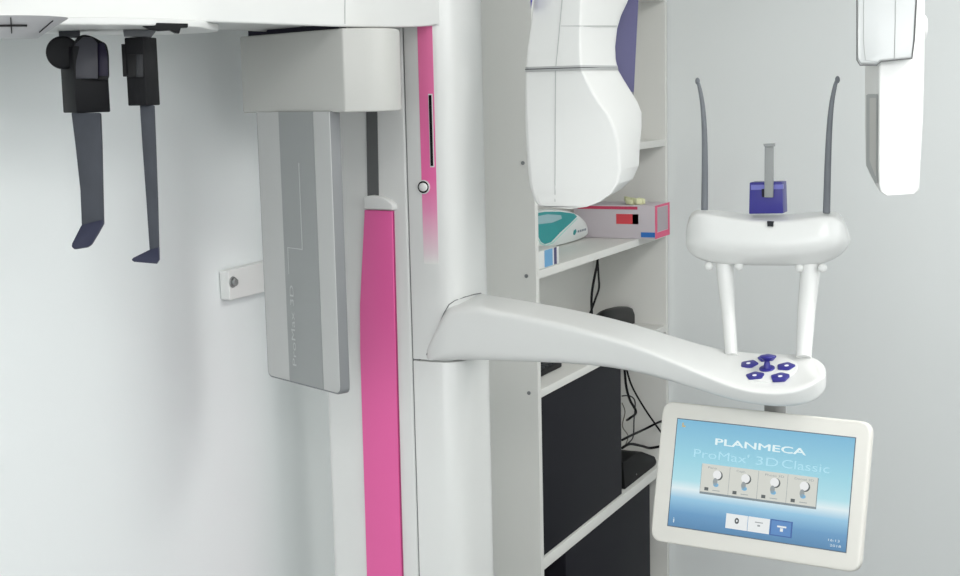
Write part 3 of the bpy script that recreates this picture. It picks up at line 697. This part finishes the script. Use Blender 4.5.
# small carton white, blue, navy at the front left of the shelf
XC = XS - .006
ya, yb2 = YL + T + .003, onX(559, 255, XC).y
za_, zt_ = S1 + .0005, onX(540, 251.5, XC).z
sb = build('medicine_carton', [(cbox(XC - .05, XC, ya, yb2, za_, zt_, .0006), 0), (cbox(XC - .03, XC + .0005, onX(544.5, 260, XC).y, onX(552.5, 258, XC).y, za_ + .001, zt_ - .0006), 1), (cbox(XC - .03, XC + .0006, onX(554, 258, XC).y, onX(556.5, 258, XC).y, za_ + .001, zt_ - .0006), 2)],
    [mat('carton_white', (222, 224, 222), .5), mat('carton_blue', (106, 164, 208), .5), mat('carton_navy', (66, 64, 112), .5)])
tag(sb, 'small white carton with light blue panel and navy band below the teal pack', 'box')
# shelf 2: mouse-like black scanner and flat black keyboard
XM = onZ(620, 322, S2).x + .03
zz = S2 + .001
p_ = [(598, 318), (605, 310.5), (616, 306.5), (627, 306), (634, 308), (638, 314), (634, 320), (624, 324), (608, 325)]
q = [onX(x, y, XM) for x, y in p_]; m0 = min(k.z for k in q); cz = sum(q, V()) / len(q)
def mrow(s, o): return [V((cz.x + o, cz.y + (k.y - cz.y) * s, zz + max(0, (k.z - m0 - .5 * (1 - s) * .03) * s) * 1.0)) for k in spline(q + [q[0]], 3)[:-1]]
scan = build('hand_scanner', [loft([mrow(.5, -.03), mrow(.8, -.027), mrow(.95, -.018), mrow(1, -.004), mrow(.93, .01), mrow(.7, .016)])], mat('scanner_black', (22, 24, 26), .35, var=.1), sharp=70)
zs_ = onX(620, 320, XM).z - zz
tag(scan, 'black rounded handheld device on the shelf above the tall dark case', 'scanner')
k0, k1 = onX(541, 381, XS - .02), onX(574, 366, XS - .02)
kb = thing('keyboard', ((k0.x - .05), (k0.y + k1.y) / 2, S2), 'flat black keyboard lying at the left of the middle shelf', 'keyboard')
kx0, kx1, ky0, ky1 = XS - .19, XS - .05, YL + T + .003, k1.y
build('case', [cbox(kx0, kx1, ky0, ky1, S2 + .001, S2 + .016, .003)], BLACK, kb)
kk = []
for i in range(5):
    for j in range(11):
        x_ = kx0 + .012 + i * .026; y_ = ky0 + .01 + j * (ky1 - ky0 - .02) / 11; kk.append(cbox(x_, x_ + .021, y_, y_ + (ky1 - ky0 - .02) / 11 * .85, S2 + .015, S2 + .020, .001))
build('keys', kk, CHAR, kb)
# towers
def tower(y0, y1, z0, z1, x1, lab, feet=True):
    t = thing('computer_tower', (x1 - .08, (y0 + y1) / 2, z0), lab, 'computer')
    build('case', [cbox(XW + .014, x1, y0, y1, z0 + .0015, z1, .002)], mat('tower_black', (16, 16, 25), .6, var=.06, scale=8), t)
    for sx_ in (XW + .035, x1 - .025):
        for sy_ in (y0 + .04, y1 - .04): build('foot', [cyl(V((sx_, sy_, z0 + .0003)), V((0, 0, 1)), .009, .002, 14)], CHAR, t)
    return t
ty1 = onX(621.5, 440, XS - .006).y
tower(YL + T + .002, ty1, S3, S2 - .018 - .004, XS - .006, 'large matt dark case filling the shelf left of the cables')
t3 = S3 - .026
ty0 = onX(566, 576, XS - .006).y; ty2 = onX(650, 520, XS - .006).y
tower(ty0, ty2, t3 - .33, t3 - .006, XS - .006, 'dark case on the lowest visible shelf, behind the touch screen')
# power adapter
py0, py1 = onX(622.5, 490, XS - .01).y + .003, onX(655.5, 470, XS - .01).y
XP = XS - .012
prof = [onX(x, y, XP) for x, y in ((623, 463), (637, 452.5), (642, 451.5), (655, 456.5), (657, 462), (656, 478), (636, 491), (625, 492))]
m1 = min(k.z for k in prof); prof = [V((XP, max(k.y, ty1 + .004), k.z)) for k in prof]
prof[-1].z = S3 + .001; prof[-2].z = S3 + .001; prof[-3].z = S3 + .001
pa_ = build('power_adapter', [(prism(rndr(prof, .006), V((-.085, 0, 0)), .004), 0), (cyl(V((XP - .001, prof[-2].y + .004, S3 + .018)), V((1, 0, 0)), .0022, .002, 10), 1)], [mat('adapter_black', (8, 8, 10), .6), mat('led_grey', (150, 150, 150), .4)])
tag(pa_, 'black boxy power supply with sloping top, right of the large dark case', 'power supply')
# cables
def cable(pts, r, lab, name='cable', m=None, X0=XS - .05):
    w3 = spline([onX(x, y, X0 + o + (.045 if x > 650 else 0)) for x, y, o in pts], 8)
    o = build(name, [tube(w3, r, 10)], m or BLACK); tag(o, lab, 'cable', None); return o
cable([(598, 254, 0), (597, 265, 0), (593, 285, .01), (591.5, 300, 0), (592, 318, -.01)], .0032, 'thick black cable hanging below the glove box shelf')
cable([(597.5, 256, -.01), (598.5, 275, -.01), (599, 288, 0), (595, 300, .01), (591, 311, 0), (587, 318, 0)], .0026, 'thinner black cable looping right beside the thick one above the white arm')
cable([(624, 360, 0), (626, 385, 0), (630, 400, 0), (636, 412, 0), (630, 418, 0), (627, 420, -.02)], .0034, 'black cable curling down right of the large dark case')
cable([(625, 362, 0), (631, 384, 0), (643, 406, .01), (658, 428, 0), (664, 436, 0)], .0026, 'black cable running diagonally down right towards the touch screen')
cable([(622, 440, 0), (632, 435, .01), (645, 429, .01), (658, 422.5, 0), (663, 421, 0)], .0032, 'upper black cable running level behind the touch screen edge')
cable([(622, 448, 0), (630, 444, .01), (642, 446, .01), (650, 448, .01), (662, 446, 0)], .0036, 'lower black cable lying just above the black power supply')
cable([(622, 396, -.01), (630, 396, -.01), (635, 402, -.01), (634, 420, -.01), (633, 437, 0), (627, 444, 0), (623, 447, 0)], .0018, 'thin dark cable looping between the thicker cables', m=CHAR)
cable([(622, 403, -.02), (625, 412, -.02), (622.5, 426, -.02), (628, 436, -.02), (625, 446, -.01)], .0014, 'thin grey wavy cable close to the large dark case', m=mat('cable_grey', (112, 108, 100), .6))

# ------------------------------------------------------------------ ceiling lamps (above the frame)
for k, (x, y, _w) in enumerate(LAMPS):
    lt = thing('ceiling_lamp', (x, y, H_CEIL), ('flat rectangular ceiling lamp closest to the wall behind the machine', 'flat rectangular ceiling lamp closest to the added front window')[k], 'ceiling lamp')
    build('frame', [cbox(x - .31, x + .31, y - .61, y + .61, H_CEIL - .02, H_CEIL, .002)], WHITE2, lt)
    build('diffuser', [cbox(x - .28, x + .28, y - .58, y + .58, H_CEIL - .022, H_CEIL - .018)], gl((255, 250, 240), 2.5), lt)
